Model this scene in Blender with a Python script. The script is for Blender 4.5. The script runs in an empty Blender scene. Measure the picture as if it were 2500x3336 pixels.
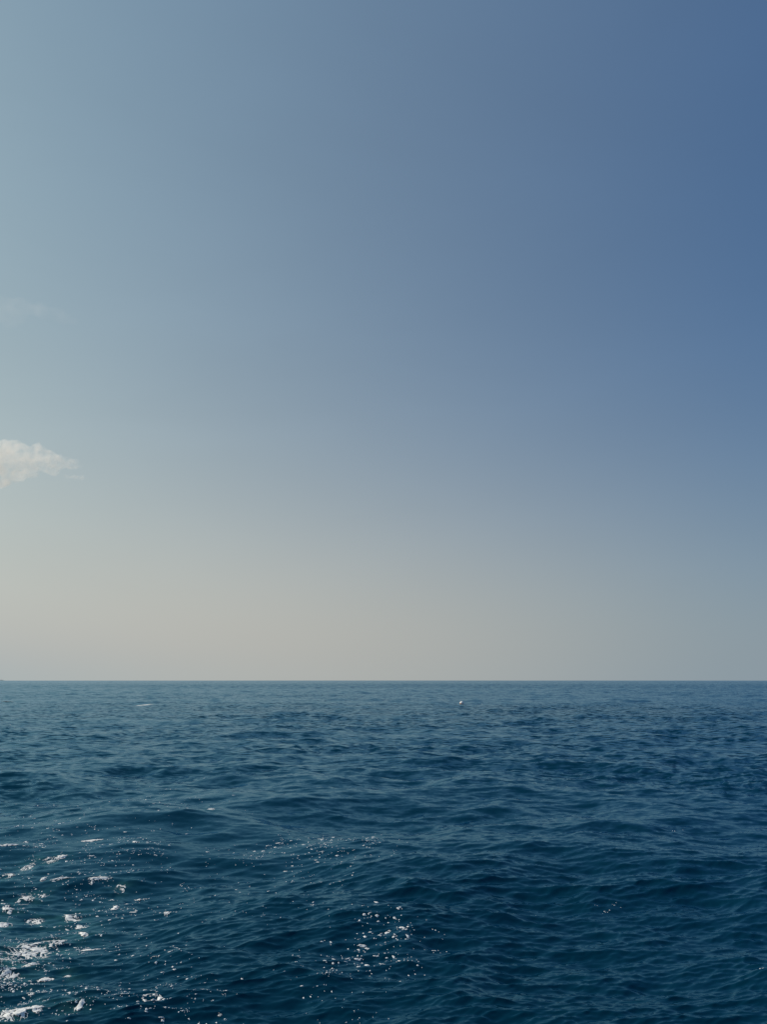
import bpy, math, random
import numpy as np

# ------------------------------------------------------------------ camera, sky, sun, exposure
C = bpy.context.scene.collection
SC = bpy.context.scene
CAM_H = 4.5
PITCH = math.radians(12.22)
FOCAL, PW, PH = 2520.0, 2500.0, 3336.0          # focal length and size of the photograph in its pixels
EARTH = 6.371e6

cam = bpy.data.objects.new('camera', bpy.data.cameras.new('camera'))
C.objects.link(cam)
SC.camera = cam
cam.data.sensor_fit = 'VERTICAL'
cam.data.sensor_height = 36
cam.data.lens = 36 * FOCAL / PH
cam.data.clip_start = 0.1
cam.data.clip_end = 60000
cam.location = (0, 0, CAM_H)
cam.rotation_euler = (math.pi / 2 + PITCH, 0, 0)

SUN_EL, SUN_ROT = math.radians(36), math.radians(-70)
SUN_DIR = (math.sin(SUN_ROT) * math.cos(SUN_EL), math.cos(SUN_ROT) * math.cos(SUN_EL), math.sin(SUN_EL))

world = bpy.data.worlds.new('World')
SC.world = world
world.use_nodes = True
wt = world.node_tree


def nmath(nt, op, a, b=None, clamp=False):
    n = nt.nodes.new('ShaderNodeMath')
    n.operation = op
    n.use_clamp = clamp
    for i, v in enumerate((a, b)):
        if v is None:
            continue
        if isinstance(v, (int, float)):
            n.inputs[i].default_value = v
        else:
            nt.links.new(v, n.inputs[i])
    return n.outputs[0]


sky = wt.nodes.new('ShaderNodeTexSky')
sky.sky_type = 'NISHITA'
sky.sun_disc = False
sky.sun_elevation = SUN_EL
sky.sun_rotation = SUN_ROT
sky.dust_density = 0.3
sky.air_density = 1.0
sky.ozone_density = 1.0
sky.altitude = 5
tc = wt.nodes.new('ShaderNodeTexCoord')
dotn = wt.nodes.new('ShaderNodeVectorMath')
dotn.operation = 'DOT_PRODUCT'
wt.links.new(tc.outputs['Generated'], dotn.inputs[0])
dotn.inputs[1].default_value = SUN_DIR
sx = wt.nodes.new('ShaderNodeSeparateXYZ')
wt.links.new(tc.outputs['Generated'], sx.inputs[0])
z_up = nmath(wt, 'MAXIMUM', sx.outputs[2], 0.0)
haze_w = nmath(wt, 'EXPONENT', nmath(wt, 'MULTIPLY', nmath(wt, 'POWER', nmath(wt, 'MULTIPLY', z_up, 1 / 0.191), 1.453), -1.0))
clear_w = nmath(wt, 'SUBTRACT', 1.0, haze_w)
sep = wt.nodes.new('ShaderNodeSeparateColor')
wt.links.new(sky.outputs[0], sep.inputs[0])
comb = wt.nodes.new('ShaderNodeCombineColor')
# per channel: power, gain of the clear sky, its brightening towards the sun (two terms); the same for the haze over the horizon
SKY_FIT = [[0.953, -0.77, 1.702, -1.537, -1.098, 0.635, -2.068],
           [0.733, -0.771, 0.918, -0.325, -1.01, 0.496, -0.979],
           [0.48, -0.683, 0.201, 0.212, -0.997, 0.347, -0.057]]
toward = wt.nodes.new('ShaderNodeMath')
toward.operation = 'SMOOTH_MAX'
wt.links.new(dotn.outputs['Value'], toward.inputs[0])
toward.inputs[1].default_value = -0.05
toward.inputs[2].default_value = 0.15
toward = toward.outputs[0]
dev2 = nmath(wt, 'POWER', nmath(wt, 'ABSOLUTE', nmath(wt, 'SUBTRACT', toward, 0.3)), 2.0)


def lobe(a, d, q):
    e = nmath(wt, 'ADD', nmath(wt, 'MULTIPLY', toward, d), nmath(wt, 'MULTIPLY', dev2, q))
    return nmath(wt, 'EXPONENT', nmath(wt, 'ADD', e, a))


# a breath of high thin veil over the whole sky
vmap = wt.nodes.new('ShaderNodeMapping')
vmap.inputs['Rotation'].default_value = (0.3, 0.5, 0.4)
vmap.inputs['Scale'].default_value = (1.6, 1.6, 5.0)
wt.links.new(tc.outputs['Generated'], vmap.inputs[0])
vn = wt.nodes.new('ShaderNodeTexNoise')
vn.inputs['Scale'].default_value = 1.6
vn.inputs['Detail'].default_value = 5
vn.inputs['Distortion'].default_value = 0.4
wt.links.new(vmap.outputs[0], vn.inputs['Vector'])
veil = nmath(wt, 'ADD', nmath(wt, 'MULTIPLY', nmath(wt, 'SUBTRACT', vn.outputs['Fac'], 0.5), 0.12), 0.99)
for ch, (p, a, d, q, hc, hd, hq) in enumerate(SKY_FIT):
    base = nmath(wt, 'POWER', nmath(wt, 'MAXIMUM', nmath(wt, 'MULTIPLY', sep.outputs[ch], 0.1), 1e-5), p)
    clear = nmath(wt, 'MULTIPLY', base, lobe(a, d, q))
    haze = lobe(hc, hd, hq)
    tot = nmath(wt, 'ADD', nmath(wt, 'MULTIPLY', nmath(wt, 'MULTIPLY', clear, clear_w), veil), nmath(wt, 'MULTIPLY', haze, haze_w))
    wt.links.new(nmath(wt, 'MULTIPLY', tot, 10.0), comb.inputs[ch])
bg = wt.nodes['Background']
wt.links.new(comb.outputs[0], bg.inputs[0])
bg.inputs[1].default_value = 0.1

sun = bpy.data.objects.new('sun', bpy.data.lights.new('sun', 'SUN'))
C.objects.link(sun)
sun.data.energy = 3.6
sun.data.angle = math.radians(0.53)
sun.data.color = (1.0, 0.93, 0.82)
sun.rotation_euler = (math.pi / 2 - SUN_EL, 0, -SUN_ROT + math.pi)

SC.view_settings.view_transform = 'Standard'
SC.view_settings.look = 'None'
SC.view_settings.exposure = 0
SC.view_settings.gamma = 1
SC.view_settings.use_curve_mapping = False
SC.render.engine = 'CYCLES'
SC.cycles.max_bounces = 10
SC.cycles.volume_bounces = 6
SC.cycles.sample_clamp_indirect = 6
SC.cycles.sample_clamp_direct = 5

rng = np.random.default_rng(20)

# ------------------------------------------------------------------ sea state (sum of wave bands)
WIND = math.radians(-90 + 18)      # waves run towards the boat, a little to the right
HS, LAM_P = 0.50, 11.0
G = 9.81
KP = 2 * math.pi / LAM_P


def spectrum_k(k):
    """omnidirectional JONSWAP-like elevation spectrum over wavenumber, unnormalised"""
    w = np.sqrt(G * k)
    wp = math.sqrt(G * KP)
    s = np.where(w < wp, 0.07, 0.09)
    S = w ** -5 * np.exp(-1.25 * (wp / w) ** 4) * 2.0 ** np.exp(-((w - wp) ** 2) / (2 * s * s * wp * wp))
    return S * 0.5 * np.sqrt(G / k)


_k = np.geomspace(KP / 6, KP * 400, 4000)
_v = spectrum_k(_k)
M0 = float((_v[1:] * np.diff(_k)).sum())
ALPHA = (HS / 4) ** 2 / M0


class Tile:
    def __init__(self, L, N, lmin, lmax, gain, spread, rot, seed, chop):
        r = np.random.default_rng(seed)
        k1 = np.fft.fftfreq(N, L / N) * 2 * math.pi
        kx, ky = np.meshgrid(k1, k1)
        k = np.hypot(kx, ky)
        k[0, 0] = 1
        th = np.arctan2(ky, kx) - (WIND + rot)
        cs = np.cos(th / 2)
        D = np.abs(cs) ** (2 * spread)
        tt = np.linspace(-math.pi, math.pi, 720)
        D = D / (np.mean(np.abs(np.cos(tt / 2)) ** (2 * spread)) * 2 * math.pi)
        lam = 2 * math.pi / k
        band = (lam <= lmax) & (lam > lmin)
        dk = 2 * math.pi / L
        E = ALPHA * spectrum_k(k) / k * D * dk * dk
        A = np.where(band, np.sqrt(np.maximum(E, 0)), 0) * gain
        H = A * (r.normal(size=(N, N)) + 1j * r.normal(size=(N, N)))
        H[0, 0] = 0
        n2 = N * N
        self.L, self.N = L, N
        def field(F):
            return np.ascontiguousarray(np.real(np.fft.ifft2(F)) * n2, np.float32).ravel()
        self.h = field(H)
        self.dx = field(chop * 1j * kx / k * H)
        self.dy = field(chop * 1j * ky / k * H)
        self.var = float((np.abs(H * k) ** 2).sum())
        self.off = r.uniform(0, L, 2)

    def add(self, x, y, w, ox, oy, oz):
        N = self.N
        fx = ((x + self.off[0]) * (N / self.L)) % N
        fy = ((y + self.off[1]) * (N / self.L)) % N
        ix = np.floor(fx).astype(np.int32)
        iy = np.floor(fy).astype(np.int32)
        tx = (fx - ix).astype(np.float32)
        ty = (fy - iy).astype(np.float32)
        ix %= N
        iy %= N
        jx = (ix + 1) % N
        jy = (iy + 1) % N
        a, b, c, d = iy * N + ix, iy * N + jx, jy * N + ix, jy * N + jx
        wa, wb, wc, wd = (1 - tx) * (1 - ty) * w, tx * (1 - ty) * w, (1 - tx) * ty * w, tx * ty * w
        for src, dst in ((self.dx, ox), (self.dy, oy), (self.h, oz)):
            dst += src[a] * wa + src[b] * wb + src[c] * wc + src[d] * wd


# lambda_min, lambda_max, tile length, grid, gain, spread, chop
BANDS = [
    (20.0, 200., 431., 256, 1.00, 6.0, 0.8),
    (8.0, 20.0, 167., 256, 0.92, 3.0, 0.9),
    (3.0, 8.0, 71.0, 256, 0.95, 3.0, 1.0),
    (1.2, 3.0, 31.0, 512, 0.88, 3.5, 1.0),
    (0.5, 1.2, 13.7, 512, 0.85, 9.0, 0.9),
    (0.2, 0.5, 9.10, 1024, 1.25, 22.0, 0.7),
    (0.07, 0.2, 4.30, 1024, 1.35, 26.0, 0.5),
]
TILES = []
for i, (l0, l1, L, N, g, sp, ch) in enumerate(BANDS):
    TILES.append([Tile(L, N, l0, l1, g * 0.7071, sp, 0.10, 100 + i, ch),
                  Tile(L * 0.783, N, l0, l1, g * 0.7071, sp, -0.24, 200 + i, ch)])


def hash01(ix, iy, seed):
    h = (ix * 374761393 + iy * 668265263 + seed * 1442695041) & 0xFFFFFFFF
    h = ((h ^ (h >> 13)) * 1274126177) & 0xFFFFFFFF
    return ((h ^ (h >> 16)) & 0xFFFFFF) / float(0xFFFFFF)


def vnoise(x, y, seed):
    ix = np.floor(x).astype(np.int64)
    iy = np.floor(y).astype(np.int64)
    tx, ty = x - ix, y - iy
    tx = tx * tx * (3 - 2 * tx)
    ty = ty * ty * (3 - 2 * ty)
    a, b = hash01(ix, iy, seed), hash01(ix + 1, iy, seed)
    c, d = hash01(ix, iy + 1, seed), hash01(ix + 1, iy + 1, seed)
    return (a * (1 - tx) + b * tx) * (1 - ty) + (c * (1 - tx) + d * tx) * ty


def fbm(x, y, seed, octaves=4):
    s, a, t = 0, 1.0, 0
    for o in range(octaves):
        s = s + a * vnoise(x * 2 ** o + 17.3 * o, y * 2 ** o - 9.1 * o, seed + o)
        t += a
        a *= 0.5
    return s / t


def smooth(a, b, x):
    t = np.clip((x - a) / (b - a), 0, 1)
    return t * t * (3 - 2 * t)


def gust(x, y):
    """how ruffled the small waves are: cat's paws and smooth slicks (multiplies the short bands)"""
    n = fbm(x / 26.0, y / 9.0, 5, 3)
    n2 = fbm(x / 160.0, y / 60.0, 9, 2)
    g = 0.55 + 0.9 * smooth(0.28, 0.72, n) * (0.6 + 0.8 * n2)
    # the boat's own wake lies smoothed out to the left
    c = -0.40 * y + 1.0 + 0.0012 * y * y
    slick = np.exp(-((x - c) / (2.0 + 0.09 * y)) ** 2) * smooth(14, 30, y) * smooth(130, 70, y) * smooth(0.40, 0.62, fbm(x / 9.0, y / 4.0, 44, 3))
    # a current line: calmer, paler water in broken bands beyond it
    line = smooth(140, 165, y + 10 * (fbm(x / 60.0, y * 0 + 3, 61, 2) - 0.5)) * smooth(0.34, 0.56, fbm(x / 300.0, y / 95.0, 67, 4))
    sheen = smooth(0.1, -0.45, x / np.maximum(y, 1)) * smooth(60, 150, y) * smooth(0.36, 0.60, fbm(x / 70.0, y / 34.0, 71, 4))
    ruffle = smooth(18, 40, y) * smooth(170, 145, y + 14 * (fbm(x / 40.0, y / 30.0, 63, 2) - 0.5))
    band = smooth(150, 162, y) * smooth(260, 200, y) * smooth(0.38, 0.5, fbm(x / 110.0, y / 50.0, 81, 3))
    g = g * (1 + 0.45 * ruffle) * (1 - 0.35 * band)
    return g * (1 - 0.65 * slick) * (1 - 0.55 * line) * (1 - 0.45 * sheen)


def displace(x, y, spacing=None):
    """water surface over the rest point (x, y); returns position and the slope variance left out"""
    x = np.asarray(x, np.float64)
    y = np.asarray(y, np.float64)
    ox, oy, oz = (np.zeros(x.shape, np.float32) for _ in range(3))
    lost = np.zeros(x.shape, np.float32)
    gs = gust(x, y).astype(np.float32)
    for (l0, l1, *_), pair in zip(BANDS, TILES):
        w = np.ones(x.shape, np.float32) if spacing is None else smooth(0.5, 1.6, math.sqrt(l0 * l1) / spacing).astype(np.float32)
        m = gs if l1 <= 1.2 else (0.5 + 0.5 * gs if l1 <= 3 else 1.0)
        for t in pair:
            t.add(x, y, w * m, ox, oy, oz)
            lost += ((1 - w * w) * m * m * t.var).astype(np.float32)
    return x + ox, y + oy, oz - (x * x + y * y) / (2 * EARTH), lost


# ------------------------------------------------------------------ helpers
def pixel_ray(px, py):
    X, Y = (px - PW / 2) / FOCAL, -(py - PH / 2) / FOCAL
    return np.array([X, math.cos(PITCH) - Y * math.sin(PITCH), math.sin(PITCH) + Y * math.cos(PITCH)])


def rest_point(px, py):
    """rest point (x, y) of the water that the photograph shows at a pixel"""
    d = pixel_ray(px, py)
    z = 0.0
    dx = dy = 0.0
    for _ in range(14):
        t = (z - CAM_H) / d[2]
        x, y = d[0] * t - dx, d[1] * t - dy
        X, Y, Z, _l = displace(np.array([x]), np.array([y]))
        dx, dy = 0.5 * dx + 0.5 * float(X[0] - x), 0.5 * dy + 0.5 * float(Y[0] - y)
        z = 0.5 * z + 0.5 * float(Z[0])
    return x, y


def link(name, me, mat=None, parent=None):
    o = bpy.data.objects.new(name, me)
    C.objects.link(o)
    if mat:
        me.materials.append(mat)
    if parent:
        o.parent = parent
    return o


def tag(o, label=None, cat=None, group=None, kind=None):
    for k, v in (('label', label), ('category', cat), ('group', group), ('kind', kind)):
        if v:
            o[k] = v
    return o


def grid_mesh(name, co, quads):
    me = bpy.data.meshes.new(name)
    me.vertices.add(len(co))
    me.vertices.foreach_set('co', np.asarray(co, np.float32).ravel())
    n = len(quads)
    me.loops.add(n * 4)
    me.loops.foreach_set('vertex_index', np.asarray(quads, np.int32).ravel())
    me.polygons.add(n)
    me.polygons.foreach_set('loop_start', np.arange(0, n * 4, 4, dtype=np.int32))
    me.polygons.foreach_set('use_smooth', np.ones(n, bool))
    me.update(calc_edges=True)
    return me


def new_mat(name):
    m = bpy.data.materials.new(name)
    m.use_nodes = True
    return m, m.node_tree, m.node_tree.nodes['Principled BSDF']


# ------------------------------------------------------------------ materials
mat_sea = bpy.data.materials.new('sea_water')
mat_sea.use_nodes = True
nt = mat_sea.node_tree
nt.nodes.remove(nt.nodes['Principled BSDF'])
at_l = nt.nodes.new('ShaderNodeAttribute')
at_l.attribute_name = 'fine_slope'
at_a = nt.nodes.new('ShaderNodeAttribute')
at_a.attribute_name = 'aeration'
geo = nt.nodes.new('ShaderNodeNewGeometry')


def noise_tilt(scale, detail, amount):
    """a random tilt of the surface by ripples: noise vector minus its mean, times an amount"""
    mp = nt.nodes.new('ShaderNodeMapping')
    nt.links.new(geo.outputs['Position'], mp.inputs[0])
    mp.inputs['Rotation'].default_value = (0, 0, math.radians(-14))
    mp.inputs['Scale'].default_value = scale
    noi = nt.nodes.new('ShaderNodeTexNoise')
    noi.inputs['Scale'].default_value = 1.0
    noi.inputs['Detail'].default_value = detail
    nt.links.new(mp.outputs[0], noi.inputs['Vector'])
    sub = nt.nodes.new('ShaderNodeVectorMath')
    sub.operation = 'SUBTRACT'
    nt.links.new(noi.outputs['Color'], sub.inputs[0])
    sub.inputs[1].default_value = (0.5, 0.5, 0.5)
    mul = nt.nodes.new('ShaderNodeVectorMath')
    mul.operation = 'MULTIPLY'
    nt.links.new(sub.outputs[0], mul.inputs[0])
    if isinstance(amount, tuple):
        mul.inputs[1].default_value = amount
    else:
        cx = nt.nodes.new('ShaderNodeCombineXYZ')
        nt.links.new(amount, cx.inputs[0])
        nt.links.new(amount, cx.inputs[1])
        nt.links.new(cx.outputs[0], mul.inputs[1])
    return mul.outputs[0]


def vadd(a, b):
    n = nt.nodes.new('ShaderNodeVectorMath')
    n.operation = 'ADD'
    nt.links.new(a, n.inputs[0])
    nt.links.new(b, n.inputs[1])
    return n.outputs[0]


# ripples finer than the mesh; their strength is the slope that the mesh leaves out there
far_amt = nmath(nt, 'MULTIPLY', nmath(nt, 'SQRT', at_l.outputs['Fac']), 5.0)
tilted = vadd(vadd(geo.outputs['Normal'], noise_tilt((7, 22, 7), 3, (0.13, 0.20, 0))), noise_tilt((1.3, 2.6, 1.3), 3, far_amt))
nrm = nt.nodes.new('ShaderNodeVectorMath')
nrm.operation = 'NORMALIZE'
nt.links.new(tilted, nrm.inputs[0])
# a facet turned past the line of sight is hidden by its neighbour: bring it back to edge-on
dni = nt.nodes.new('ShaderNodeVectorMath')
dni.operation = 'DOT_PRODUCT'
nt.links.new(nrm.outputs[0], dni.inputs[0])
nt.links.new(geo.outputs['Incoming'], dni.inputs[1])
gni = nt.nodes.new('ShaderNodeVectorMath')
gni.operation = 'DOT_PRODUCT'
nt.links.new(geo.outputs['True Normal'], gni.inputs[0])
nt.links.new(geo.outputs['Incoming'], gni.inputs[1])
lift = nt.nodes.new('ShaderNodeVectorMath')
lift.operation = 'SCALE'
nt.links.new(geo.outputs['Incoming'], lift.inputs[0])
nt.links.new(nmath(nt, 'MAXIMUM', nmath(nt, 'SUBTRACT', nmath(nt, 'MULTIPLY', gni.outputs['Value'], 0.62), dni.outputs['Value']), 0.0), lift.inputs['Scale'])
nrm2 = nt.nodes.new('ShaderNodeVectorMath')
nrm2.operation = 'NORMALIZE'
nt.links.new(vadd(nrm.outputs[0], lift.outputs[0]), nrm2.inputs[0])
nrm = nrm2
# light coming back out of the water: deep blue, greener where there are bubbles in it
mixc = nt.nodes.new('ShaderNodeMix')
mixc.data_type = 'RGBA'
nt.links.new(at_a.outputs['Fac'], mixc.inputs[0])
mixc.inputs[6].default_value = (0.0002, 0.0226, 0.0432, 1)
mixc.inputs[7].default_value = (0.020, 0.085, 0.090, 1)
dif = nt.nodes.new('ShaderNodeBsdfDiffuse')
nt.links.new(mixc.outputs[2], dif.inputs['Color'])
glo = nt.nodes.new('ShaderNodeBsdfGlossy')
glo.inputs['Roughness'].default_value = 0.10
nt.links.new(nrm.outputs[0], glo.inputs['Normal'])
fre = nt.nodes.new('ShaderNodeFresnel')
fre.inputs['IOR'].default_value = 1.333
nt.links.new(nrm.outputs[0], fre.inputs['Normal'])
# the blue-green cast of the reflection fades as it nears a full mirror at grazing angles
gcol = nt.nodes.new('ShaderNodeMix')
gcol.data_type = 'RGBA'
nt.links.new(fre.outputs[0], gcol.inputs[0])
gcol.inputs[6].default_value = (0.23, 0.64, 0.90, 1)
gcol.inputs[7].default_value = (0.52, 0.715, 0.86, 1)
nt.links.new(gcol.outputs[2], glo.inputs['Color'])
mixs = nt.nodes.new('ShaderNodeMixShader')
nt.links.new(fre.outputs[0], mixs.inputs[0])
nt.links.new(dif.outputs[0], mixs.inputs[1])
nt.links.new(glo.outputs[0], mixs.inputs[2])
nt.links.new(mixs.outputs[0], nt.nodes['Material Output'].inputs['Surface'])

mat_foam, nt, bs = new_mat('sea_foam')
bs.inputs['Base Color'].default_value = (0.74, 0.74, 0.71, 1)
bs.inputs['Roughness'].default_value = 0.75
noi = nt.nodes.new('ShaderNodeTexNoise')
noi.inputs['Scale'].default_value = 55
noi.inputs['Detail'].default_value = 4
g2 = nt.nodes.new('ShaderNodeNewGeometry')
nt.links.new(g2.outputs['Position'], noi.inputs['Vector'])
bmp = nt.nodes.new('ShaderNodeBump')
bmp.inputs['Strength'].default_value = 0.5
bmp.inputs['Distance'].default_value = 0.01
nt.links.new(noi.outputs['Fac'], bmp.inputs['Height'])
nt.links.new(bmp.outputs[0], bs.inputs['Normal'])
rampf = nt.nodes.new('ShaderNodeValToRGB')
rampf.color_ramp.elements[0].color = (0.66, 0.67, 0.65, 1)
rampf.color_ramp.elements[1].color = (0.86, 0.85, 0.81, 1)
rampf.color_ramp.elements[0].position = 0.3
rampf.color_ramp.elements[1].position = 0.6
nt.links.new(noi.outputs['Fac'], rampf.inputs[0])
nt.links.new(rampf.outputs[0], bs.inputs['Base Color'])
# thin froth is open between its bubbles
at_c = nt.nodes.new('ShaderNodeAttribute')
at_c.attribute_name = 'froth'
nb = nt.nodes.new('ShaderNodeTexNoise')
nb.inputs['Scale'].default_value = 90
nb.inputs['Detail'].default_value = 2
nt.links.new(g2.outputs['Position'], nb.inputs['Vector'])
mra = nt.nodes.new('ShaderNodeMapRange')
mra.inputs['From Min'].default_value = 0.42
mra.inputs['From Max'].default_value = 0.68
nt.links.new(nmath(nt, 'ADD', at_c.outputs['Fac'], nmath(nt, 'MULTIPLY', nmath(nt, 'SUBTRACT', nb.outputs['Fac'], 0.5), 1.0)), mra.inputs['Value'])
nt.links.new(mra.outputs[0], bs.inputs['Alpha'])

mat_buoy, nt, bs = new_mat('white_float_plastic')
bs.inputs['Base Color'].default_value = (0.82, 0.81, 0.78, 1)
bs.inputs['Roughness'].default_value = 0.45
mat_band, nt, bs = new_mat('orange_float_paint')
bs.inputs['Base Color'].default_value = (0.50, 0.20, 0.09, 1)
bs.inputs['Roughness'].default_value = 0.6
mat_land, nt, bs = new_mat('hazy_headland')
bs.inputs['Base Color'].default_value = (0.20, 0.26, 0.25, 1)
bs.inputs['Roughness'].default_value = 0.95

# ------------------------------------------------------------------ foam: where it lies (photograph pixels -> rest points)
# (pixel x, pixel y, width px, height px, tilt deg, cover 0..1, style, label)
PATCHES = [
    (92, 3102, 150, 74, 8, 0.62, 'lace', 'widest lacy patch of white foam in the wake near the left edge'),
    (180, 3066, 84, 40, -12, 0.55, 'lace', 'ragged foam patch at the upper right of the widest lacy wake foam'),
    (8, 3122, 60, 34, 0, 0.55, 'lace', 'foam tongue cut by the left edge beside the widest lacy wake foam'),
    (22, 3170, 80, 46, 5, 0.40, 'lace', 'thin bubbly foam veil at the left edge under the widest wake foam'),
    (48, 3298, 170, 60, -6, 0.58, 'lace', 'curling white foam along a wave crest in the bottom left corner'),
    (112, 3284, 62, 12, 6, 0.70, 'streak', 'short white foam streak just right of the curling corner foam'),
    (82, 2926, 62, 38, 4, 0.50, 'lace', 'foam tuft with ragged arms left of a thin streak, above the wake'),
    (130, 2920, 50, 10, 6, 0.75, 'streak', 'thin slanting foam streak touching the right of the ragged foam tuft'),
    (24, 2961, 40, 34, 0, 0.50, 'lace', 'small splashy foam tuft by the left edge with a drooping tail'),
    (117, 3004, 64, 20, 4, 0.55, 'lace', 'flat broken foam patch left of the foam chain above the wake'),
    (14, 3013, 54, 14, 0, 0.66, 'lace', 'solid white foam lick cut by the left edge level with flat broken foam'),
    (22, 2852, 60, 17, 2, 0.62, 'lace', 'bright foam lick on the left edge below the curved crest foam'),
    (140, 2863, 20, 12, 20, 0.80, 'lace', 'small triangular foam dab at the left end of the long thin streaks'),
    (205, 2861, 84, 6, 2, 0.80, 'streak', 'long hair-thin foam streak right of the triangular foam dab'),
    (326, 2861, 76, 7, 5, 0.75, 'streak', 'hair-thin foam streak at the right end of the long streak row'),
    (298, 2874, 20, 12, 0, 0.80, 'lace', 'round foam blob under the right one of the hair-thin streaks'),
    (163, 2804, 66, 20, 10, 0.48, 'lace', 'bubbly foam fringe on the curved crest, upper arm of the arc'),
    (90, 2828, 50, 22, 24, 0.52, 'lace', 'foam fringe on the curved crest, lower arm of the arc'),
    (390, 2896, 40, 24, 6, 0.50, 'lace', 'loose foam tuft standing alone right of the streak row'),
    (232, 2988, 70, 24, -8, 0.55, 'lace', 'chain of foam lumps above the wake, highest in its column'),
    (262, 3020, 34, 14, 0, 0.66, 'lace', 'small foam clump between the lump chain and the pale hook foam'),
    (270, 3042, 28, 20, -30, 0.62, 'lace', 'hooked foam piece right of the wake below the small clump'),
    (375, 2958, 30, 16, 28, 0.75, 'streak', 'tilted foam dash on open water right of the lump chain'),
    (459, 2931, 40, 8, 6, 0.75, 'streak', 'flat foam dash further out right of the tilted dash'),
    (543, 2974, 26, 10, 14, 0.7, 'lace', 'lone oval foam fleck on dark water right of the tilted dash'),
    (298, 3094, 74, 8, 5, 0.75, 'streak', 'long foam streak on dark water right of the ragged wake foam'),
    (217, 3186, 38, 24, 16, 0.45, 'lace', 'bubbly foam tuft below the long foam streak, right of the wake'),
    (150, 3194, 54, 10, 3, 0.66, 'streak', 'faint foam streak left of the bubbly foam tuft'),
    (494, 3254, 52, 30, -14, 0.50, 'ring', 'open ring of foam on dark water near the bottom edge'),
    (260, 3276, 40, 20, 18, 0.60, 'lace', 'foam tuft near the bottom edge left of the foam ring'),
    (505, 3117, 26, 8, 0, 0.90, 'lace', 'single flat foam fleck on dark water above the foam ring'),
    (716, 3309, 24, 8, 16, 0.65, 'lace', 'foam dab at the bottom edge right of the foam ring'),
    (100, 3236, 30, 14, -10, 0.70, 'lace', 'foam lump over the curling corner foam'),
    (95, 3144, 62, 13, 4, 0.70, 'streak', 'white foam bar directly below the widest lacy wake foam'),
    (687, 2637, 36, 11, 6, 0.55, 'lace', 'sparkling foam on the tip of a wave left of centre'),
    (298, 2739, 84, 5, 9, 0.75, 'streak', 'thin rising foam line far out on the left half of the sea'),
    (440, 2744, 36, 7, -8, 0.75, 'streak', 'short foam dash at the right end of the thin rising line'),
    (200, 2791, 46, 8, 6, 0.70, 'streak', 'small foam streak above the curved crest foam'),
    (30, 2752, 70, 7, 4, 0.70, 'streak', 'foam streak cut by the left edge, highest of those on the edge'),
    (1180, 3083, 32, 3, 0, 0.5, 'streak', 'long flat foam fleck in the scattered flecks at bottom centre'),
    (1088, 3142, 13, 7, 0, 0.75, 'lace', 'roundest foam fleck at the lower left of the bottom centre scatter'),
    (1268, 3034, 18, 6, -10, 0.75, 'lace', 'oval foam fleck at the upper middle of the bottom centre scatter'),
    (1331, 3019, 18, 6, -14, 0.75, 'lace', 'oval foam fleck at the upper right of the bottom centre scatter'),
]
FAR_CAPS = [
    (472, 2296, 66, 5, 'thin white breaking crest far out under the left half of the horizon'),
    (27, 2288, 66, 6, 'distant breaking crest on the left edge of the sea under the horizon'),
    (1741, 2291, 16, 4, 'tiny far whitecap right of the white float'),
    (2470, 2286, 40, 4, 'distant whitecap at the right edge of the sea under the horizon'),
    (1572, 2292, 12, 4, 'tiny whitecap nearest to the white float'),
]
# scatters of loose flecks: (pixel x, pixel y, radius x, radius y, count, largest px)
SCATTERS = [
    (1010, 2745, 150, 42, 150, 8), (1180, 2765, 130, 42, 110, 8), (860, 2770, 170, 40, 70, 7),
    (1000, 2850, 160, 60, 70, 7), (1240, 3040, 150, 60, 90, 12), (1180, 3110, 140, 60, 80, 13),
    (1330, 3090, 150, 70, 70, 9), (1060, 3140, 170, 60, 50, 10), (1090, 3200, 120, 50, 30, 8),
    (1150, 3280, 160, 60, 22, 8), (960, 2960, 140, 60, 20, 6),
    (430, 2760, 240, 60, 140, 7), (480, 2600, 260, 70, 80, 6), (150, 2700, 180, 90, 80, 7),  # white flecks here also stand in for sun glints on the crests
    (120, 2780, 150, 50, 60, 8), (280, 2830, 220, 60, 90, 8), (160, 2900, 200, 70, 100, 9),
    (380, 2920, 200, 60, 80, 8), (150, 3020, 200, 60, 130, 9), (320, 3040, 160, 70, 70, 8),
    (100, 3120, 150, 60, 120, 9), (60, 3200, 120, 70, 130, 9), (160, 3260, 180, 70, 120, 9),
    (420, 3250, 170, 70, 60, 9), (540, 3130, 140, 60, 30, 8), (650, 3230, 160, 60, 40, 8),
    (560, 3300, 200, 40, 40, 9), (620, 2850, 200, 80, 50, 6), (740, 2980, 200, 90, 30, 6),
    (1990, 2945, 60, 18, 12, 6), (1800, 2960, 50, 8, 5, 5), (2200, 2700, 60, 6, 4, 5), (2455, 3130, 18, 4, 4, 6),
    (700, 2620, 200, 40, 30, 5), (60, 2400, 100, 80, 25, 5),
]

patch_rest = [rest_point(p[0], p[1]) for p in PATCHES]

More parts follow.
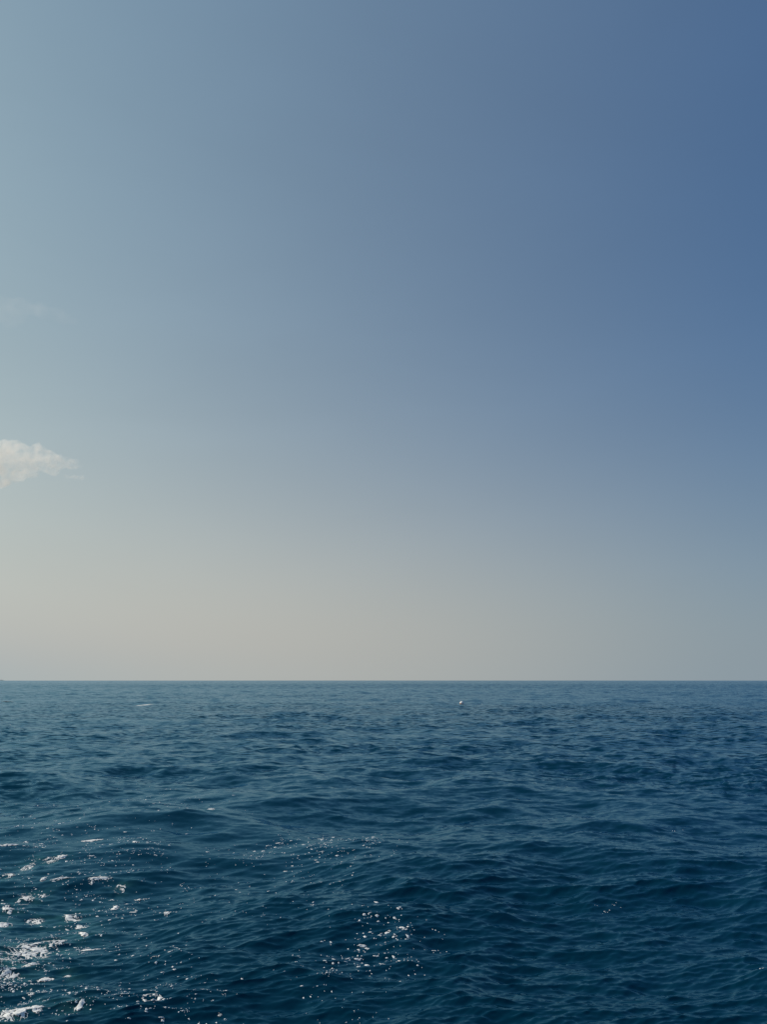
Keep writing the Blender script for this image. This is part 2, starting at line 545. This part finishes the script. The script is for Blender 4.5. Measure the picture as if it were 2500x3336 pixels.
# ------------------------------------------------------------------ the sea: one sheet out past the horizon
NC = 1080
r_main = [8.0]
while r_main[-1] < 7000:      # row spacing follows the foreshortening but stays fine enough to keep the swell crests far out
    r = r_main[-1]
    r_main.append(r + max(0.02, min(0.00075 * r * r / CAM_H, 2.6 + max(0, r - 700) * 0.012)))
r_main = np.array(r_main)
r_in = np.linspace(0.4, 7.7, 26)
r_out = np.array([7200., 8200., 9800., 14000.])
rad = np.concatenate([r_in, r_main[r_main < 7150], r_out])
print('rows', len(rad))
az_d = np.linspace(-33, 33, NC)
step = 66 / (NC - 1)
side = [33.0]
g_ = step
while side[-1] < 178:
    g_ = min(g_ * 1.12, 4.0)
    side.append(side[-1] + g_)
side = np.array(side[1:])
side = side[side < 178]
az = np.radians(np.concatenate([-side[::-1], az_d, side]))
daz = np.gradient(az)
drad = np.gradient(rad)
R_, A_ = np.meshgrid(rad, az, indexing='ij')
gx, gy = R_ * np.sin(A_), R_ * np.cos(A_)
spacing = np.maximum(np.broadcast_to(drad[:, None], R_.shape) * 0.8, R_ * daz[None, :] * 1.0)
X, Y, Z, lost = displace(gx.ravel(), gy.ravel(), spacing.ravel())
nr, nc = R_.shape
idx = np.arange(nr * nc).reshape(nr, nc)
nxt = np.roll(idx, -1, axis=1)
quads = np.stack([idx[:-1], nxt[:-1], nxt[1:], idx[1:]], -1).reshape(-1, 4)
me = grid_mesh('sea', np.stack([X, Y, Z], -1), quads)
at = me.attributes.new('fine_slope', 'FLOAT', 'POINT')
at.data.foreach_set('value', lost.astype(np.float32))
# bubbles under the surface round the wake foam
aer = np.zeros(X.shape)
near = (gx.ravel() ** 2 + gy.ravel() ** 2 < 40 ** 2)
nx_, ny_ = gx.ravel()[near], gy.ravel()[near]
acc = np.zeros(nx_.shape)
for (px, py, w, h, ang, cover, style, label), (x0, y0) in zip(PATCHES, patch_rest):
    d = math.hypot(math.hypot(x0, y0), CAM_H)
    sx_ = 0.75 * w / FOCAL * d + 0.04
    sy_ = 0.75 * h / FOCAL * d / (CAM_H / d) + 0.06
    if style == 'lace' and w > 30:
        acc += 0.65 * np.exp(-((nx_ - x0) / sx_) ** 2 - ((ny_ - y0) / sy_) ** 2)
acc *= smooth(0.25, 0.75, fbm(nx_ * 5, ny_ * 5, 31, 4)) * 1.1
aer[near] = np.clip(acc, 0, 0.8)
at = me.attributes.new('aeration', 'FLOAT', 'POINT')
at.data.foreach_set('value', aer.astype(np.float32))
sea = link('sea', me, mat_sea)
tag(sea, 'dark blue choppy open sea out to the level horizon', None, None, 'structure')


# ------------------------------------------------------------------ foam patches
def build_patch(name, x0, y0, wm, dm, ang, cover, style, seed, res):
    """a froth layer lying on the water: kept where a ragged density passes a threshold"""
    va = math.atan2(x0, y0)
    nx = max(8, int(wm * 1.5 / res))
    ny = max(8, int(dm * 1.5 / res))
    u = np.linspace(-0.75, 0.75, nx)
    v = np.linspace(-0.75, 0.75, ny)
    U, V = np.meshgrid(u, v)
    lx, ly = U * wm, V * dm
    Vt = V - U * math.tan(math.radians(ang)) * (wm / dm) * (dm / wm if style != 'x' else 1) * 1.4
    wx = lx + 0.10 * (fbm(lx * 5, ly * 5, seed + 50, 3) - 0.5) * 2
    wy = ly + 0.16 * (fbm(lx * 5 + 7, ly * 5 + 3, seed + 60, 3) - 0.5) * 2
    ew = fbm(lx * 3.2, ly * 2.4, seed + 40, 4) - 0.5
    rr = np.hypot(U, Vt)
    if style == 'ring':
        rr = np.hypot(U / 0.40, Vt / 0.36)
        env = np.exp(-((rr - 1) / 0.30) ** 2) * (0.8 + 0.35 * (V < 0)) + 0.5 * ew
    elif style == 'streak':
        env = 1.25 * (1 - smooth(0.10, 0.62, rr)) + 1.1 * ew
    else:
        env = 1.12 * (1 - smooth(0.05, 0.75, rr)) + 1.25 * ew
    if style != 'ring':
        env = (env + (cover - 0.6) * 0.5) * (1 - smooth(0.36, 0.70, rr + 0.35 * ew))
    env = np.clip(env, 0, 1.2)
    n1 = np.abs(fbm(wx * 6.5, wy * 4.2, seed, 4) - 0.5)
    n2 = np.abs(fbm(wx * 15, wy * 10, seed + 9, 3) - 0.5)
    wd = 0.012 + 0.075 * env ** 2
    net = np.maximum(1 - smooth(wd * 0.3, wd * 1.3, n1), 0.85 * (1 - smooth(wd * 0.3, wd * 1.4, n2)))
    core = smooth(0.95, 1.25, env) * (0.6 + 0.4 * smooth(0.45, 0.6, fbm(wx * 14, wy * 10, seed + 21, 3)))
    froth = smooth(0.10, 0.55, env) * np.maximum(net, core)
    froth[0, :] = froth[-1, :] = 0
    froth[:, 0] = froth[:, -1] = 0
    ca, sa = math.cos(va), math.sin(va)
    gx = x0 + lx * ca + ly * sa
    gy = y0 - lx * sa + ly * ca
    PX, PY, PZ, _ = displace(gx.ravel(), gy.ravel())
    lump = 0.5 + fbm(gx.ravel() * 18, gy.ravel() * 18, seed + 70, 2)
    zz = PZ - 0.004 + (0.008 * froth + 0.016 * core * froth).ravel() * lump + 0.004 * (froth.ravel() > 0.2)
    keep = froth.ravel() > 0.12
    idx = np.arange(nx * ny).reshape(ny, nx)
    q = np.stack([idx[:-1, :-1], idx[:-1, 1:], idx[1:, 1:], idx[1:, :-1]], -1).reshape(-1, 4)
    q = q[keep[q].any(1)]
    if not len(q):
        return None
    used, inv = np.unique(q, return_inverse=True)
    co = np.stack([PX, PY, zz], -1)[used]
    org = np.array([x0, y0, 0.0])
    me = grid_mesh(name, co - org, inv.reshape(-1, 4))
    at = me.attributes.new('froth', 'FLOAT', 'POINT')
    at.data.foreach_set('value', froth.ravel()[used].astype(np.float32))
    o = link(name, me, mat_foam)
    o.location = org
    return o


for i, ((px, py, w, h, ang, cover, style, label), (x0, y0)) in enumerate(zip(PATCHES, patch_rest)):
    d = math.hypot(math.hypot(x0, y0), CAM_H)
    shrink = 0.88 if style == 'lace' and w > 30 else 1.0
    wm = shrink * w / FOCAL * d
    dm = 0.75 * shrink * h / FOCAL * d / (CAM_H / d)
    o = build_patch('foam_patch', x0, y0, wm, dm, ang, cover, style, 1000 + 37 * i, 0.009)
    if o:
        tag(o, label, 'foam', 'foam patches on the near water')

for i, (px, py, w, h, label) in enumerate(FAR_CAPS):
    x0, y0 = rest_point(px, py)
    d = math.hypot(x0, y0)
    o = build_patch('whitecap', x0, y0, w / FOCAL * d, 0.7 + h * 0.15, 0, 0.62, 'streak', 3000 + 11 * i, 0.06)
    if o:
        tag(o, label, 'whitecap', 'whitecaps far out')

# loose flecks: small froth domes, some imitating sun glints, far too many to count
rnd = np.random.default_rng(77)
fx, fy, fs, fe = [], [], [], []
for (px, py, rx, ry, n, big) in SCATTERS:
    k = 0
    if px < 700:
        n = int(n * 1.6)
    while k < n:
        a = rnd.normal(size=2) * 0.5
        if math.hypot(*a) > 1.3:
            continue
        qx, qy = px + a[0] * rx, py + a[1] * ry
        if float(fbm(np.array([qx / 46.0]), np.array([qy / 13.0]), 303, 3)[0]) < rnd.uniform(0.40, 0.56):
            continue
        k += 1
        dd = pixel_ray(qx, qy)
        if dd[2] > -0.02:
            continue
        tt_ = -CAM_H / dd[2]
        s = big * min(1.0, 0.13 + 0.22 * rnd.exponential(0.8))
        fx.append(dd[0] * tt_)
        fy.append(dd[1] * tt_)
        fs.append(0.5 * s / FOCAL * math.hypot(tt_ * dd[1], CAM_H))
        fe.append(min(6.0, 0.8 + rnd.exponential(1.1)))
fx, fy, fs, fe = map(np.array, (fx, fy, fs, fe))
M = 9
ang = np.linspace(0, 2 * math.pi, M, endpoint=False)
n = len(fx)
wob = 1 + 0.28 * rnd.normal(size=(n, M)).clip(-1.6, 1.6)
rot = rnd.uniform(-0.5, 0.5, n)
lx = np.cos(ang)[None] * fs[:, None] * wob * np.sqrt(fe)[:, None] * 1.1
ly = np.sin(ang)[None] * fs[:, None] * wob * 1.25 / np.sqrt(fe)[:, None]
c_, s_ = np.cos(rot)[:, None], np.sin(rot)[:, None]
ox_, oy_ = lx * c_ - ly * s_, lx * s_ + ly * c_
allx = np.concatenate([fx[:, None] + ox_, fx[:, None] + ox_ * 0.6, fx[:, None]], 1)
ally = np.concatenate([fy[:, None] + oy_, fy[:, None] + oy_ * 0.6, fy[:, None]], 1)
PX, PY, PZ, _ = displace(allx.ravel(), ally.ravel())
up = np.concatenate([np.full((n, M), -0.003), np.full((n, M), 0.006), np.full((n, 1), 0.008)], 1)
co = np.stack([PX, PY, PZ + up.ravel()], -1)
faces = []
for i in range(n):
    b = i * (2 * M + 1)
    for j in range(M):
        k = (j + 1) % M
        faces.append((b + j, b + k, b + M + k, b + M + j))
        faces.append((b + M + j, b + M + k, b + 2 * M))
me = bpy.data.meshes.new('foam_and_glint_flecks')
me.from_pydata(co.tolist(), [], faces)
me.polygons.foreach_set('use_smooth', np.ones(len(faces), bool))
at = me.attributes.new('froth', 'FLOAT', 'POINT')
at.data.foreach_set('value', np.tile(np.r_[np.full(M, 0.55), np.full(M + 1, 1.2)], n).astype(np.float32))
o = link('foam_and_glint_flecks', me, mat_foam)
tag(o, 'countless loose white foam flecks, some standing in for sun glints, strewn over the near water', 'foam flecks', None, 'stuff')

# ------------------------------------------------------------------ white float far out
x0, y0 = rest_point(1505, 2293)
FX, FY, FZ, _ = displace(np.array([x0]), np.array([y0]))
root = bpy.data.objects.new('float_buoy', None)
C.objects.link(root)
root.location = (float(FX[0]), float(FY[0]), float(FZ[0]))
root.rotation_euler = (math.radians(6), math.radians(16), 0)
tag(root, 'small white float leaning right on the water under the horizon', 'float')


def lathe(name, prof, mat, parent, n=20):
    v, f = [], []
    for (r, z) in prof:
        for j in range(n):
            a = 2 * math.pi * j / n
            v.append((r * math.cos(a), r * math.sin(a), z))
    for i in range(len(prof) - 1):
        for j in range(n):
            k = (j + 1) % n
            f.append((i * n + j, i * n + k, (i + 1) * n + k, (i + 1) * n + j))
    me = bpy.data.meshes.new(name)
    me.from_pydata(v, [], f)
    me.polygons.foreach_set('use_smooth', np.ones(len(f), bool))
    return link(name, me, mat, parent)


lathe('float_body', [(0.02, -0.30), (0.26, -0.22), (0.37, -0.06), (0.395, 0.08)], mat_band, root)
lathe('waterline_band', [(0.37, 0.03), (0.405, 0.04), (0.41, 0.075), (0.399, 0.08)], mat_band, root)
lathe('float_dome', [(0.398, 0.08), (0.385, 0.20), (0.33, 0.32), (0.24, 0.41), (0.12, 0.465), (0.001, 0.485)], mat_buoy, root)

# ------------------------------------------------------------------ low headland peeping over the horizon at the left
d = pixel_ray(6, 2217)
d = d / math.hypot(d[0], d[1])
dist = 8600.0
v, f = [], []
NX, NY = 60, 10
rv = random.Random(4)
prof = [0.0]
for i in range(1, NX):
    u = i / (NX - 1)
    prof.append((7 + 9 * u + 3 * math.sin(u * 9) + rv.uniform(-1.2, 1.2)) * min(1, u * 20))
for j in range(NY):
    w = j / (NY - 1)
    for i in range(NX):
        u = i / (NX - 1)
        # runs out of the frame to the left from its tip
        lx = 30 - 620 * u
        v.append((lx, w * 220, prof[i] * math.sin(math.pi * w) ** 0.6 - 0.5))
for j in range(NY - 1):
    for i in range(NX - 1):
        a = j * NX + i
        f.append((a, a + NX, a + NX + 1, a + 1))
me = bpy.data.meshes.new('headland')
me.from_pydata(v, [], f)
o = link('headland', me, mat_land)
o.location = (d[0] * dist, d[1] * dist, -dist ** 2 / (2 * EARTH))
o.rotation_euler = (0, 0, -math.atan2(d[0], d[1]))
tag(o, 'faint low headland just showing on the horizon at the left edge', None, None, 'structure')

# ------------------------------------------------------------------ cloud
def cloud(name, px, py, dist, puffs, dens, label, nscale, lo, hi, voxel, billow=1.0):
    d = pixel_ray(px, py)
    d = d / math.hypot(d[0], d[1])
    import bmesh
    bm = bmesh.new()
    px_m = dist / FOCAL * math.hypot(1, d[2])
    for (cx, cy, rx, ry, rz) in puffs:       # pixels off the centre; half sizes in pixels
        ret = bmesh.ops.create_icosphere(bm, subdivisions=3, radius=1)
        for vv in ret['verts']:
            vv.co.x = cx * px_m + vv.co.x * rx * px_m
            vv.co.z = cy * px_m + vv.co.z * ry * px_m
            vv.co.y = vv.co.y * rz * px_m
    me = bpy.data.meshes.new(name)
    bm.to_mesh(me)
    bm.free()
    m = bpy.data.materials.new(name + '_vapour')
    m.use_nodes = True
    nt = m.node_tree
    nt.nodes.remove(nt.nodes['Principled BSDF'])
    vol = nt.nodes.new('ShaderNodeVolumePrincipled')
    vol.inputs['Color'].default_value = (1, 0.94, 0.87, 1)
    vol.inputs['Anisotropy'].default_value = 0.45
    nt.links.new(vol.outputs[0], nt.nodes['Material Output'].inputs['Volume'])
    t_ = nt.nodes.new('ShaderNodeTexCoord')
    n_ = nt.nodes.new('ShaderNodeTexNoise')
    n_.inputs['Scale'].default_value = nscale / (px_m)
    n_.inputs['Detail'].default_value = 6
    n_.inputs['Roughness'].default_value = 0.6
    nt.links.new(t_.outputs['Object'], n_.inputs['Vector'])
    mr = nt.nodes.new('ShaderNodeMapRange')
    mr.inputs['From Min'].default_value = lo
    mr.inputs['From Max'].default_value = hi
    nt.links.new(n_.outputs['Fac'], mr.inputs['Value'])
    nt.links.new(nmath(nt, 'MULTIPLY', mr.outputs[0], dens), vol.inputs['Density'])
    o = link(name, me, m)
    o.location = (d[0] * dist, d[1] * dist, CAM_H + d[2] * dist)
    o.rotation_euler = (0, 0, -math.atan2(d[0], d[1]))
    rm = o.modifiers.new('join_puffs', 'REMESH')
    rm.mode = 'VOXEL'
    rm.voxel_size = voxel * px_m
    for q, (size, amp) in enumerate(((42, 46), (15, 20))):     # billows on billows
        tx_ = bpy.data.textures.new(name + '_billow', 'CLOUDS')
        tx_.noise_scale = size * px_m
        tx_.noise_basis = 'ORIGINAL_PERLIN'
        tx_.noise_depth = 2
        dm_ = o.modifiers.new('billow', 'DISPLACE')
        dm_.texture = tx_
        dm_.texture_coords = 'LOCAL'
        dm_.strength = amp * px_m * billow
        dm_.mid_level = 0.52
    tag(o, label, 'cloud')
    return o


cloud('cloud', 66, 1503, 6000.0, [
    (-110, 5, 90, 60, 60), (-40, 18, 62, 42, 45), (0, 26, 40, 30, 34), (-75, -25, 60, 45, 46), (45, 22, 50, 34, 34),
    (20, -6, 48, 30, 34), (95, 14, 42, 24, 26), (132, 12, 26, 16, 18), (158, 12, 18, 14, 14), (-55, -62, 40, 26, 30),
    (70, -14, 36, 20, 22), (150, -30, 30, 7, 10), (-10, -44, 40, 22, 24), (30, -36, 30, 14, 16),
], 0.0085, 'small ragged cream white cloud cut off by the left edge', 0.045, 0.36, 0.66, 4)
cloud('veil_cloud', 20, 1000, 9000.0, [
    (-80, 0, 120, 34, 60), (20, 10, 90, 26, 50), (90, 4, 80, 18, 40), (-20, -26, 90, 22, 50), (150, -6, 50, 9, 24),
], 0.0005, 'faint thin wisp of high cloud above the small cream cloud', 0.02, 0.42, 0.80, 6, 1.4)
